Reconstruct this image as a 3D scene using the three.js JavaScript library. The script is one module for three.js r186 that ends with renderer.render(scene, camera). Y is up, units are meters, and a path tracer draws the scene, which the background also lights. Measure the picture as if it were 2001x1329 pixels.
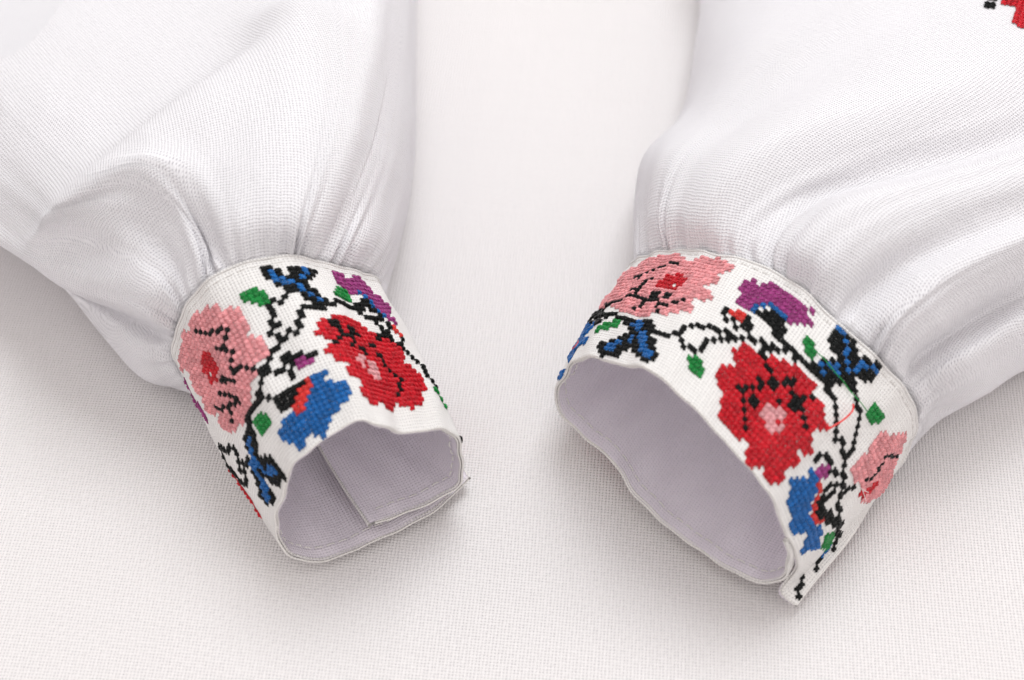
import * as THREE from 'three';
import { RectAreaLightUniformsLib } from 'three/addons/lights/RectAreaLightUniformsLib.js';
import { mergeGeometries } from 'three/addons/utils/BufferGeometryUtils.js';

// ---------- camera ----------
const camera = new THREE.PerspectiveCamera(22, 1024 / 680, 0.02, 10);
const PITCH = 48 * Math.PI / 180, DIST = 0.427;
camera.position.set(0, DIST * Math.sin(PITCH), DIST * Math.cos(PITCH));
camera.lookAt(0, 0, 0);
camera.focus = 0.396;
camera.userData.fStop = 12;
const scene = new THREE.Scene();
scene.background = new THREE.Color(0x000000);
const renderer = new THREE.WebGLRenderer({ antialias: true });
renderer.setSize(1024, 680);
renderer.toneMapping = THREE.LinearToneMapping;
renderer.toneMappingExposure = 0.54;
renderer.shadowMap.enabled = true;
RectAreaLightUniformsLib.init();
function softbox(name, color, intensity, w, h, from, to) {
  const l = new THREE.RectAreaLight(color, intensity, w, h);
  l.name = name; l.position.set(...from); l.lookAt(...to); scene.add(l);
  return l;
}
// bounce flash above, to the far right; unseen fill lights added overhead and all round
softbox('bounce_flash', new THREE.Color(0.95, 0.985, 1.0), 13.5, 0.6, 0.6, [0.16, 1.15, -0.45], [0, 0, 0]);
softbox('overhead_fill', new THREE.Color(1.0, 0.96, 0.935), 1.6, 4.4, 4.4, [0, 2.1, 0], [0, 0, 0]);  // broad overhead lamp, added as near-even ambient fill
softbox('fill_behind_camera', new THREE.Color(1.0, 0.95, 0.935), 2.0, 3.6, 2.0, [0, 1.05, 2.1], [0, 1.0, 0]);  // this and the next three: side lamps added as fill for steep faces
softbox('fill_far', new THREE.Color(1.0, 0.95, 0.935), 1.7, 3.6, 2.0, [0, 1.05, -2.1], [0, 1.0, 0]);
softbox('fill_right', new THREE.Color(1.0, 0.945, 0.92), 2.3, 3.6, 2.0, [2.1, 1.05, 0], [0, 1.0, 0]);
softbox('fill_left', new THREE.Color(1.0, 0.945, 0.93), 1.65, 3.6, 2.0, [-2.1, 1.05, 0], [0, 1.0, 0]);
// ---------- cloth strip between two edge curves (a cuff laid as an open spiral) ----------
function makeBand(rim, seam, flip) {
  const rc = new THREE.CatmullRomCurve3(rim, false, 'centripetal'), sc = new THREE.CatmullRomCurve3(seam, false, 'centripetal');
  const per = 14, M = (rim.length - 1) * per, R = [], S = [], L = [0];
  let H = 0;
  for (let i = 0; i <= M; i++) {
    R.push(rc.getPoint(i / M)); S.push(sc.getPoint(i / M));
    if (i) L.push(L[i - 1] + 0.5 * (R[i].distanceTo(R[i - 1]) + S[i].distanceTo(S[i - 1])));
    H += R[i].distanceTo(S[i]) / (M + 1);
  }
  const length = L[M];
  const base = (s, t) => {
    s = Math.min(Math.max(s, 0), length);
    let lo = 0, hi = M;
    while (hi - lo > 1) { const m = (lo + hi) >> 1; if (L[m] <= s) lo = m; else hi = m; }
    const f = (s - L[lo]) / Math.max(L[hi] - L[lo], 1e-9);
    const r = R[lo].clone().lerp(R[hi], f), q = S[lo].clone().lerp(S[hi], f);
    return r.lerp(q, t);
  };
  const frame = (s, t) => {
    const e = 0.0012, et = 0.03;
    const du = base(Math.min(s + e, length), t).sub(base(Math.max(s - e, 0), t)).normalize();
    const dv = base(s, t + et).sub(base(s, t - et)).normalize();
    const n = du.clone().cross(dv).multiplyScalar(flip).normalize();
    return { du, dv: dv.addScaledVector(du, -dv.dot(du)).normalize(), n };
  };
  const bulge = (s, t) => 0.0011 * Math.sin(Math.PI * Math.min(Math.max(t, 0), 1)) + 0.00035 * Math.sin(s * 310 + 5 * t) * Math.sin(4 * t + s * 120) + 0.0002 * Math.sin(s * 700 - 9 * t);
  const at = (s, t, off = 0) => base(s, t).addScaledVector(frame(s, t).n, bulge(s, t) + off);
  return { at, base, frame, length, H, station: k => L[Math.round(Math.min(Math.max(k, 0), rim.length - 1) * per)], S, R, per };
}
// ---------- gathered sleeve: closed cross-sections through fold lines that fan out from the cuff seam ----------
function makeSleeve(columns, rows, perColumn) {
  const curves = columns.map(c => new THREE.CatmullRomCurve3(c, false, 'centripetal'));
  const grid = [];
  for (let j = 0; j <= rows; j++) {
    const f = Math.pow(j / rows, 1.25);
    const ring = new THREE.CatmullRomCurve3(curves.map(c => c.getPointAt(f)), true, 'centripetal');
    const n = columns.length * perColumn, line = [];
    for (let i = 0; i <= n; i++) line.push(ring.getPoint((i % n) / n));
    grid.push(line);
  }
  return grid;
}
const TUCKED_RIM = [[-9.7,2.5,44.8],[-18.3,1.5,54],[-29.4,1.5,60.7],[-39.1,2,66],[-45.4,3,67.6],[-49.4,6,66.9],[-50.7,12.5,65.1],[-48.1,23,64.8],[-45.7,32,64.3],[-42,37,64.1],[-37.1,39,61.3],[-30.7,41.5,59.2],[-26.7,40,59.4],[-22.4,34,56.1],[-17.6,30,52.5],[-14,28,50.6],[-11.6,24,50.2],[-10.6,18,50],[-10.4,12,49.5],[-11.6,7.5,50.3],[-15.9,5.5,52.4],[-22.7,5,55.5],[-31.1,6,60.5]];
const TUCKED_SEAM = [[-29.9,2,7.7],[-37.7,2,15.8],[-48.1,2,22.1],[-58.5,2.5,25.6],[-66.6,5,25.4],[-73.8,12,24.6],[-76.4,22,23],[-73.3,34,24.6],[-69.2,43,25.4],[-64.1,48.5,25.3],[-57.9,51,23.7],[-50.6,51.5,22.2],[-44.7,49,19.8],[-39.2,43,16.4],[-34.7,37,12.5],[-32,30,7.4],[-30.5,23,4.6],[-30,16,3.9],[-30.5,10,5],[-32.4,6,7.9],[-37.8,5,11.1],[-43.6,5,15.2],[-52.6,6,21.5]];
const TUCKED_FOLDS = [
  [1, [-38.4,1.5,-16.6], [-38.6,1,-66.7], [-39.3,1,-134.1], [-40.4,1,-186.7]],
  [3, [-69.6,1.5,-9.6], [-81.5,1,-56.6], [-98.2,1,-134.1], [-110,1,-200.9]],
  [4.5, [-82.9,1.5,14.5], [-96.6,1,-3.2], [-118.9,1,-37.2], [-149.1,1,-87.8], [-188.8,1,-134.1]],
  [5.5, [-85.5,8,19], [-97,8,6.5], [-108.9,8,-9.5], [-129.7,8,-32.8], [-173.5,8,-79.5]],
  [5.85, [-83.3,19,19.9], [-94,15,7.9], [-106.3,12,-4.9], [-127.1,13,-25.3], [-169.7,12,-68.5]],
  [6.4, [-82.5,20,14.1], [-93.1,16,4.9], [-105.2,13,-4.3], [-123.9,17,-20], [-164.4,15,-61]],
  [6.8, [-79.9,36,23.6], [-89,34,18], [-101.7,31,10.3], [-116.5,26,-4], [-153.1,22,-37.6]],
  [7.25, [-77.1,42.5,20.8], [-85.6,43.5,14.5], [-96.1,41.5,7.7], [-109.7,36,2.2], [-113.6,32,-3.5], [-148.9,26,-40.7]],
  [7.75, [-73.5,43.5,17.4], [-79.9,47.5,11.1], [-89.6,52,8.8], [-104.3,45,4.5], [-109,39,-3.7], [-146.1,30,-43.8]],
  [8.35, [-68,50,19.9], [-73.3,54.5,10.8], [-83.5,57,6.5], [-100.2,51,5.5], [-105.5,44,-3.9], [-139.4,35,-47.6]],
  [9.2, [-65.7,49,16.9], [-70.5,57.5,10.3], [-77.3,63,4.4], [-91.5,57.5,1.3], [-97.2,49.5,-8.8], [-132.6,41,-52.2]],
  [9.9, [-59.8,57,20], [-64.4,61,8.4], [-71,62,-1.7], [-79.6,61,-10], [-85.7,52,-22], [-120.1,45,-57.1]],
  [10.75, [-52.1,59,18.9], [-52.8,63.5,6.2], [-55.6,64.5,-12.8], [-61,63,-30.7], [-66.5,54,-43.5], [-106,47,-90.3]],
  [11.4, [-46.8,58.5,18.4], [-44.4,63,2.4], [-44.9,65,-21], [-50.6,65,-49.1], [-55.3,56.5,-62.4], [-74.2,52,-108.1]],
  [11.95, [-42.7,55,17.9], [-39.3,60,7.3], [-35.3,61.5,-11.1], [-33.8,61.5,-34.5], [-35,60,-65.9], [-39.7,60,-103.1]],
  [12.55, [-39.2,47.5,13.5], [-35.1,52,3.6], [-31.1,52.5,-18], [-29.3,52,-46.4], [-29.5,51,-78.2], [-30.5,48,-121.3]],
  [13.3, [-35,45.5,11.5], [-31.2,46,-2.8], [-28,45,-26.6], [-26.9,44,-56.4], [-27.3,43,-89.2], [-29.2,38,-136.4]],
  [14.35, [-29.7,36,3.5], [-26.8,34,-15.5], [-25.2,33,-40.4], [-25.7,32,-71.4], [-27.1,32,-115.9], [-28.8,26,-154.5]],
  [15.4, [-28.5,23,-6.1], [-25.9,19,-27.8], [-25.4,18,-49.7], [-26,18,-78.2], [-27.7,19,-134.2], [-30.2,12,-175.7]],
  [17, [-30.1,9,-12], [-28.2,5,-35], [-27.2,3,-58.4], [-28.4,2,-97.6], [-30.4,2,-158.1], [-31.6,2,-190.8]]];
const TUCKED_MOTIFS = [
  ["sprig","sa","","black","P",[[77.7,34.9],[79.4,34.9],[80.5,33.7],[81.3,32.9],[81.3,32.1],[82.5,32.1],[82.5,34.1],[82.7,34.5],[83.9,34.5],[84.2,33.7],[86.1,34.5],[86.7,33.7],[84.9,30.8],[83.8,30.8],[83.8,28.8],[84.9,28.4],[85.5,27.1],[86.4,25.9],[86,25.1],[84.4,25.1],[82.9,25.5],[81.9,27.9],[80.7,29.2],[80.1,29.6],[78.8,31.2],[77.7,32.5],[77.6,34.5]]],
  ["sprig_core","sab","sa","blue","L",[[79,33.3],[79.6,32.5]]],
  ["sprig_core","sab","sa","blue","L",[[79.7,31.6],[80.5,31.2]]],
  ["sprig_core","sab","sa","blue","L",[[80.7,30.4],[82.1,30.4],[82.4,28.8]]],
  ["sprig_core","sab","sa","blue","L",[[84.1,33.3],[84.6,32.5],[83,31.2]]],
  ["sprig_core","sab","sa","blue","L",[[83,27.5],[84.4,26.3]]],
  ["vine","va","","black","L",[[80.8,28.4],[79.1,27.9],[78.5,26.7],[77.6,27.1],[76.6,26.3],[76.8,24.7],[75.7,23.8],[76.3,22.2],[74.9,21.4],[75.1,20.1],[74.2,18.9],[73.4,18.1],[72.4,17.3],[71.8,16.4],[70.4,16]]],
  ["vine","va","","black","L",[[83.5,24.2],[81.5,24.7],[80.8,23],[80.1,22.2],[79.4,21],[78.5,19.7],[77.3,20.1],[76.6,19.3],[74.9,18.9]]],
  ["leaf","ga","","green","P",[[73.4,30.8],[75.4,31.2],[76.6,30],[76.9,27.5],[76.2,27.5],[74.6,27.5],[74.3,28.4],[73.5,28.8]]],
  ["pink_flower","pa","","pink","P",[[55.4,35.3],[59.2,32.9],[60.8,34.1],[63.4,34.1],[64.8,32.9],[66.1,33.3],[68.6,31.6],[69,29.6],[70.3,29.6],[71.4,29.2],[72.4,27.9],[72.4,25.1],[71.2,23],[72.9,21.4],[73.2,18.9],[72.1,17.7],[71.4,17.7],[69.8,17.7],[69.8,16.4],[67.9,16.4],[66.7,15.2],[65.3,13.6],[62.8,13.1],[59.7,12.7],[58.2,14],[56.3,14],[50.9,18.1],[54.1,19.3],[52.4,20.1],[49,23],[52.7,23.8],[49.3,27.9],[52.4,28.8],[48.5,32.5],[49.6,34.1],[50.6,34.5],[54.4,33.7]]],
  ["stamen","pas","pa","black","L",[[61.7,31.2],[63.9,29.6],[66.2,27.9],[68.3,26.3],[67.2,25.5],[66.7,24.7]]],
  ["stamen","pas","pa","black","L",[[64.1,25.1],[66.1,23.4],[67.5,21.4],[66.5,21],[65.9,20.1],[66.1,19.3],[68.1,18.1],[69.5,17.7],[70.4,16]]],
  ["stamen","pas","pa","black","L",[[65.6,19.3],[64.7,18.5],[61.9,21],[61,20.5]]],
  ["stamen","pas","pa","black","P",[[60.3,22.2],[61.9,21.8],[62.2,20.1],[60.8,20.1],[60.3,21]]],
  ["stamen","pas","pa","black","L",[[58.8,20.1],[60.2,18.5],[62.4,16.8],[62.4,15.6],[59.4,17.7],[58.5,17.3],[56.3,18.9],[54.7,20.5]]],
  ["stamen","pas","pa","black","L",[[58.5,16.4],[57.7,15.2]]],
  ["flower_centre","pac","pa","red","P",[[57.4,28.4],[59.4,28.4],[61.7,27.1],[62,25.9],[62.2,23],[59.2,22.2],[57.4,23.4],[57.5,25.1],[56.3,26.7]]],
  ["flower_centre","pac","pa","none","D",[[58.6,25.1]]],
  ["bud","ka","","black","P",[[74.8,17.3],[76,16.8],[76.3,15.6],[78.3,16],[78.7,14.8],[79.9,14.4],[79.3,13.6],[77.4,15.2],[76.2,14],[74.8,14.4],[73.8,15.6]]],
  ["bud","ka","","black","L",[[70.7,15.2],[72.1,14],[73.4,14.4],[74.8,13.1],[74.8,12.3]]],
  ["bud_tip","kat","ka","purple","P",[[76.3,14.8],[77.9,14.8],[78.7,14],[78.7,12.7],[76.5,12.7]]],
  ["vine","va","","black","L",[[70.4,16],[70.4,15.2],[69.8,14],[69.2,13.1],[67.6,13.6],[67.2,12.7],[64.7,12.7],[63.4,12.3],[62.4,11.5],[60.3,11.5],[58.2,11.5]]],
  ["vine","va","","black","L",[[62.4,12.3],[60.5,11.9],[61.4,10.7]]],
  ["blue_flower","ba","","blue","P",[[76.9,11.1],[79.7,11.5],[80.5,11.5],[80.2,10.3],[79.3,9.5],[80.4,9],[80.4,8.2],[81.5,7.8],[81.8,5.3],[81.1,5.3],[80.7,4.1],[78.8,4.1],[78.5,3.3],[77.4,2.9],[77.4,2.1],[76.5,1.6],[76.2,0.8],[74.5,0.4],[73.7,0.4],[73.5,1.2],[72.6,1.6],[72.1,2.9],[71.2,1.6],[70.4,1.2],[70.1,0.4],[68.9,0.8],[68.7,3.3],[66.9,4.5],[66.9,5.3],[68.9,6.2],[70.1,7.4],[71.5,6.6],[74.2,6.6],[75.6,7.8],[76.8,9.5],[76.9,11.1]]],
  ["petal_edge","bae","ba","scarlet","P",[[75.9,11.5],[76.6,11.1],[76.8,9.5],[75.6,7.8],[74.2,6.6],[72.8,6.2],[71.4,6.6],[71.2,7.4],[73.2,7.8],[73.5,8.6],[74.8,9.9]]],
  ["flower_stalk","bak","ba","black","P",[[70.6,10.3],[73.2,11.1],[75.7,11.1],[75.6,10.3],[74.8,9.9],[73.1,8.6],[71.5,7.8],[70.3,8.6],[70.1,10.3]]],
  ["flower_stalk","bak","ba","black","L",[[67.2,12.3],[69.2,11.5],[70.6,11.5],[70.6,10.3]]],
  ["leaf","gb","","green","P",[[63.1,11.1],[65.3,11.1],[66.7,9.9],[67.2,7.8],[64.1,7.8],[63,9]]],
  ["sprig","sb","","black","P",[[57.1,11.9],[60.2,11.5],[62.2,9.9],[60.3,8.2],[58.2,7.8],[59.1,7.8],[57.5,7.8],[61.3,4.9],[62.7,2.9],[61.7,1.6],[62.2,0.4],[59.4,0.8],[56.9,2.5],[55.5,4.9],[55.5,3.7],[55.2,2.1],[54.7,0.8],[53.7,0.8],[52.9,1.6],[51.3,2.5],[50.4,4.5],[52.1,4.9],[53,6.6],[53.8,8.2],[55.7,9.5],[56.6,11.5]]],
  ["sprig_core","sbb","sb","blue","P",[[58,11.1],[58.9,11.5],[60.5,10.3],[58.9,9.9],[56.9,8.2],[55.8,9],[56.6,10.3]]],
  ["sprig_core","sbb","sb","blue","D",[[55.2,7.8]]],
  ["sprig_core","sbb","sb","blue","L",[[56.5,7],[56.1,5.8]]],
  ["sprig_core","sbb","sb","blue","P",[[58.5,5.3],[61.3,3.3],[61,2.1],[58.2,3.3],[57.2,4.9]]],
  ["sprig_core","sbb","sb","blue","L",[[54.4,6.6],[54.1,5.3]]],
  ["sprig_core","sbb","sb","blue","D",[[53.5,4.1]]],
  ["sprig_core","sbb","sb","blue","D",[[53,2.9]]],
  ["vine","va","","black","L",[[47.1,16.8],[45.1,18.1],[49.5,14],[51,13.1],[50.4,11.5],[51.6,9.9],[54.1,9.9],[54.9,9]]],
  ["vine","va","","black","L",[[49.9,10.7],[50.1,9.5],[49.6,8.6],[48.4,8.2],[46.5,10.7],[44.3,13.6],[43.6,16],[44.7,17.3]]],
  ["leaf","gc","","green","P",[[43.3,11.5],[42.9,9.5],[42,8.2],[42,9],[42,11.5]]],
  ["red_flower","rb","","red","L",[[42.5,16.8],[42.3,15.6]]],
  ["red_flower","rb","","red","L",[[42,13.1],[42,10.3],[41.9,7.8]]],
  ["purple_flower","ub","","purple","L",[[46,31.6],[44.7,30.4],[46.2,25.1],[46.2,23.4]]],
  ["leaf","gd","","green","P",[[88.3,28.8],[90.5,31.2],[92.9,31.6],[92.5,28.4],[89.8,27.9],[88.4,27.9]]],
  ["purple_flower","ua","","purple","P",[[91.5,34.9],[92.9,35.3],[94.3,34.5],[94.8,33.3],[95.9,34.9],[97.3,34.9],[98.8,33.7],[100.1,31.6],[101.9,30.4],[102.9,27.9],[100.7,25.5],[101.9,24.2],[101.3,23],[99.9,24.2],[98.8,26.3],[97.8,29.2],[95.6,30],[94,29.6],[93.3,30.8],[91.4,32.1]]],
  ["flower_stalk","uak","ua","black","P",[[93.4,27.9],[94.7,28.4],[94.8,29.2],[96.5,28.8],[98.1,26.7],[99.5,25.1],[97.1,25.9],[95.7,27.1],[95.3,26.3],[94,25.9],[92.6,25.9]]],
  ["petal_edge","uae","ua","blue","L",[[95.3,30],[96.2,29.2],[97.6,27.9],[98.5,26.7],[99.5,25.1]]],
  ["vine","va","","black","L",[[81.9,24.7],[83.5,24.7],[86,25.9],[86.6,26.7],[88.6,26.7],[91.2,26.7],[92.9,26.3],[94.2,24.7],[96.2,23.8],[96.7,23],[97.1,21.4],[97.3,20.5],[95.4,20.1]]],
  ["bud","kb","","black","L",[[96.8,24.2],[99,24.2],[99.5,22.6],[100.4,21],[101.2,19.7],[100.9,18.1]]],
  ["bud_tip","kbt","kb","scarlet","L",[[100.2,22.2],[100.7,21.4],[101.6,20.5]]],
  ["red_flower","ra","","red","P",[[81.3,18.5],[82.1,20.1],[82.9,21.4],[84.6,21.8],[85.3,23.4],[86.6,23.4],[88.3,23.4],[88.8,22.6],[91.4,23.4],[92,22.6],[92.8,21.4],[94.7,21],[95.6,20.1],[98.5,19.7],[99.8,18.1],[100.1,15.6],[100.1,15.6],[99,14.4],[100.7,13.6],[100.6,12.7],[102.6,12.3],[103,9],[102.1,7.8],[100.6,8.2],[100.9,6.2],[99.6,4.9],[97.4,4.5],[97.1,4.1],[94.5,4.9],[94.2,5.8],[93.1,5.8],[91.7,4.1],[89.8,4.1],[87.7,5.3],[87,4.5],[85.3,4.5],[85,5.3],[83.8,4.9],[83.5,5.8],[85.2,8.2],[83.5,9],[82.5,9.9],[83.6,11.5],[82.4,11.9],[82.1,12.3],[81.3,14],[81.1,14.4],[81.8,15.6],[83,16],[82.1,17.3]]],
  ["vine","va","","black","L",[[97.9,22.2],[98.8,20.5],[98.8,19.7],[99.8,18.1],[101.8,16.4],[102.9,15.6],[103.3,14.4],[104.1,13.1],[104.3,11.1],[105.1,10.3],[106,9.5]]],
  ["stamen","ras","ra","black","D",[[84.9,21]]],
  ["stamen","ras","ra","black","P",[[85.5,20.1],[86.6,19.3],[88.1,21.4],[89.4,20.5],[89.8,18.9],[87.7,18.5],[85.5,18.1],[84.7,18.1]]],
  ["stamen","ras","ra","black","L",[[85,18.1],[83.6,16.4]]],
  ["stamen","ras","ra","black","L",[[87.2,17.7],[86.4,16.4]]],
  ["stamen","ras","ra","black","L",[[94,19.3],[95.4,19.3],[97.4,20.5]]],
  ["stamen","ras","ra","black","P",[[90.1,18.1],[92.8,18.1],[92.2,16.4],[91.1,16.8]]],
  ["stamen","ras","ra","black","P",[[88.1,16.8],[89.2,16.8],[90.6,15.6],[88.9,15.2]]],
  ["stamen","ras","ra","black","L",[[93.6,15.6],[92.8,15.6],[93.7,14.4],[93.4,12.7],[95.6,12.7],[95.9,11.1],[96.4,10.3],[95.7,9],[94.7,7.4]]],
  ["flower_centre","rac","ra","rose","P",[[86.4,13.6],[87.8,14.8],[89.1,14.8],[87.8,12.7],[88.4,11.9],[89.1,13.6],[90.3,14],[91.5,11.5],[90.6,10.3],[89.4,10.3],[87.7,11.5]]],
  ["sprig","sd","","black","L",[[110.8,0],[110.8,0]]],
  ["sprig","sd","","black","L",[[110.8,0],[110.8,0]]],
  ["leaf","ge","","green","L",[[105.4,8.2],[107.2,7.4],[108.3,6.6]]]];
const FLARED_RIM = [[60.9,1,77.2],[57.5,3.5,76],[59.5,6,74.2],[60.7,11,73.8],[58.6,18,74.4],[55.6,25,73.7],[53.3,31,72.3],[50.5,36,71.1],[45.5,39,66.2],[39.9,42,60.4],[34.3,44,54.6],[30.3,45.5,50.8],[26.9,45,47.8],[21.4,38,40.6],[16.8,33,34.3],[13.5,28,31.5],[10.7,20,29.7],[9.6,14,29.1],[11.3,10,32.4],[15.5,8.5,36.4],[19.8,7.5,40.5],[22.9,7,44.2],[25.9,5.5,49.4],[29,4.5,53.4],[33.9,3,57.8],[39.9,2,63.1],[45.7,2,68.1],[50.2,2,71.2],[54,2,72.5],[56.5,4,73.5],[58.3,8.5,74.3],[58.5,14,74.6],[57,20,74.4]];
const FLARED_SEAM = [[85.8,1,42.5],[87.6,3.5,41.8],[89.6,7,40.4],[90.2,12,39.4],[89.6,19,39.5],[85.2,29,40.6],[80.5,36,40.9],[75.7,41,39.5],[68,46,35.2],[60.9,48.5,28.1],[54.4,48.5,22.3],[49.5,46.5,17.7],[45.5,44,14.1],[39.6,39,8],[35.5,35,4.2],[32.1,30,0],[29.6,23,-5.1],[28.5,17,-7.7],[30.6,12,-5.7],[35.1,8,-2.9],[39.7,6,0.8],[43,5,4.6],[46,4,10.9],[49.2,3,15.5],[54.1,3,21.7],[60,3,28.5],[66,3,34.1],[70.7,3,37.5],[74.3,4,39.8],[76.7,7,41.7],[78.4,11.5,42.8],[78.4,17,43.3],[76.9,22,42.5]];
const FLARED_FOLDS = [
  [1, [101.8,2,23.7], [115.8,1.5,13.7], [136.4,1,3.5], [164.6,1,-10.1]],
  [3.2, [96.5,9,30.4], [103.5,8,27.9], [111.5,8,22.8], [120.6,8,16.2], [162.7,8,-10.4]],
  [4.1, [93.7,22,36.6], [100.4,25,34], [109.4,25,28], [119.9,25,21], [157.5,22,-5.4]],
  [4.5, [91.9,29,36.7], [98.9,33,33.5], [108.8,34,26.9], [120.5,34,19.2], [158.2,30,-7.6]],
  [5.15, [88.5,29.5,32.7], [95.7,31.5,27.7], [106.8,33,20.6], [119.2,34,14.5], [157.1,30,-12.8]],
  [5.85, [84,39,37.4], [91.7,43,32.2], [102.5,45,25], [115.1,45,17.3], [151.1,42,-7]],
  [6.85, [79.4,47,37.3], [87.2,51,31.5], [97.6,53,25.2], [111,53,17.5], [146.1,50,-5.2]],
  [7.7, [75.3,46,29], [83.2,49.5,23.3], [94.7,51.5,18.3], [109,52,11.7], [144.6,50,-8.6]],
  [8.35, [68.8,53,29.7], [76.6,57,23.1], [89.5,58,15.5], [106.6,57,7.3], [141.8,54,-11]],
  [9.15, [61.4,56,25.1], [69.2,60,18.4], [85.7,60,9.7], [105.5,58,0.2], [142.2,55,-18.7]],
  [10.1, [55.4,50,16], [66.7,51,3.9], [84.5,51,-2.5], [106.6,51,-11], [143.8,50,-29.9]],
  [11.6, [48.1,49,11.8], [58.4,54,4.1], [77.3,56,-5.4], [101.9,56,-15.7], [139,54,-34.4]],
  [12.65, [41.8,48,7.6], [48.5,56,-0.4], [63.6,60,-9.4], [87.8,60,-19], [132.7,58,-42.7]],
  [13.6, [36.3,43,0.7], [40.7,48.5,-10.3], [53.6,48.5,-25.3], [74.7,50,-43.1], [99.2,54,-63.7], [125.3,54,-96]],
  [14.45, [32.9,38,-4.4], [35.5,44,-17], [48.1,41,-37.7], [60.8,44,-58.4], [78.3,48,-82.3], [90.6,54,-102.9]],
  [15.4, [31.1,29,-13.8], [33.5,33,-29.2], [46,28,-55.9], [54.1,32,-75.6], [63.5,35,-107], [66.3,46,-119.5]],
  [16.1, [30.3,20,-21.4], [33,22,-41.4], [45.2,15,-68.1], [51.6,15,-101.6], [55.6,16,-138.4], [55.6,30,-143.3]],
  [17.5, [30.8,9,-29], [33.9,9,-51.8], [45.5,7,-74.3], [52.8,6,-110.8], [56.9,7,-145.9], [58.5,14,-164.6]],
  [19, [34,2,-28.7], [37,1.5,-52.1], [47.8,1.5,-72.3], [55.1,1.5,-105], [59.7,1.5,-145.9], [63.9,1.5,-180.3]],
  [22, [53.1,1.5,-9.6], [65.4,1,-31.6], [83.6,1,-52.6], [106.3,1,-87.8], [126.2,1,-121.9], [138,1,-146.6]],
  [26, [79.2,1.5,13.7], [93.7,1,-1.5], [108.8,1,-17.1], [131.9,1,-37.2], [156.1,1,-56.6], [172.1,1,-66.7]]];
const RED_TAIL = [[32.3,15.3],[32.2,16.3],[31.8,18.5],[31.8,20.7],[32,21.8]], GREEN_FLOAT = [[41.3,24.7],[39.9,24.3],[36.8,23.6],[35.2,24],[33.5,23.6],[31.1,23.2],[27.7,23.6]], WHITE_ENDS = [[16,15.3],[14.6,16],[13.4,16.7],[10.7,18.5],[10.3,20.3]];
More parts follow.
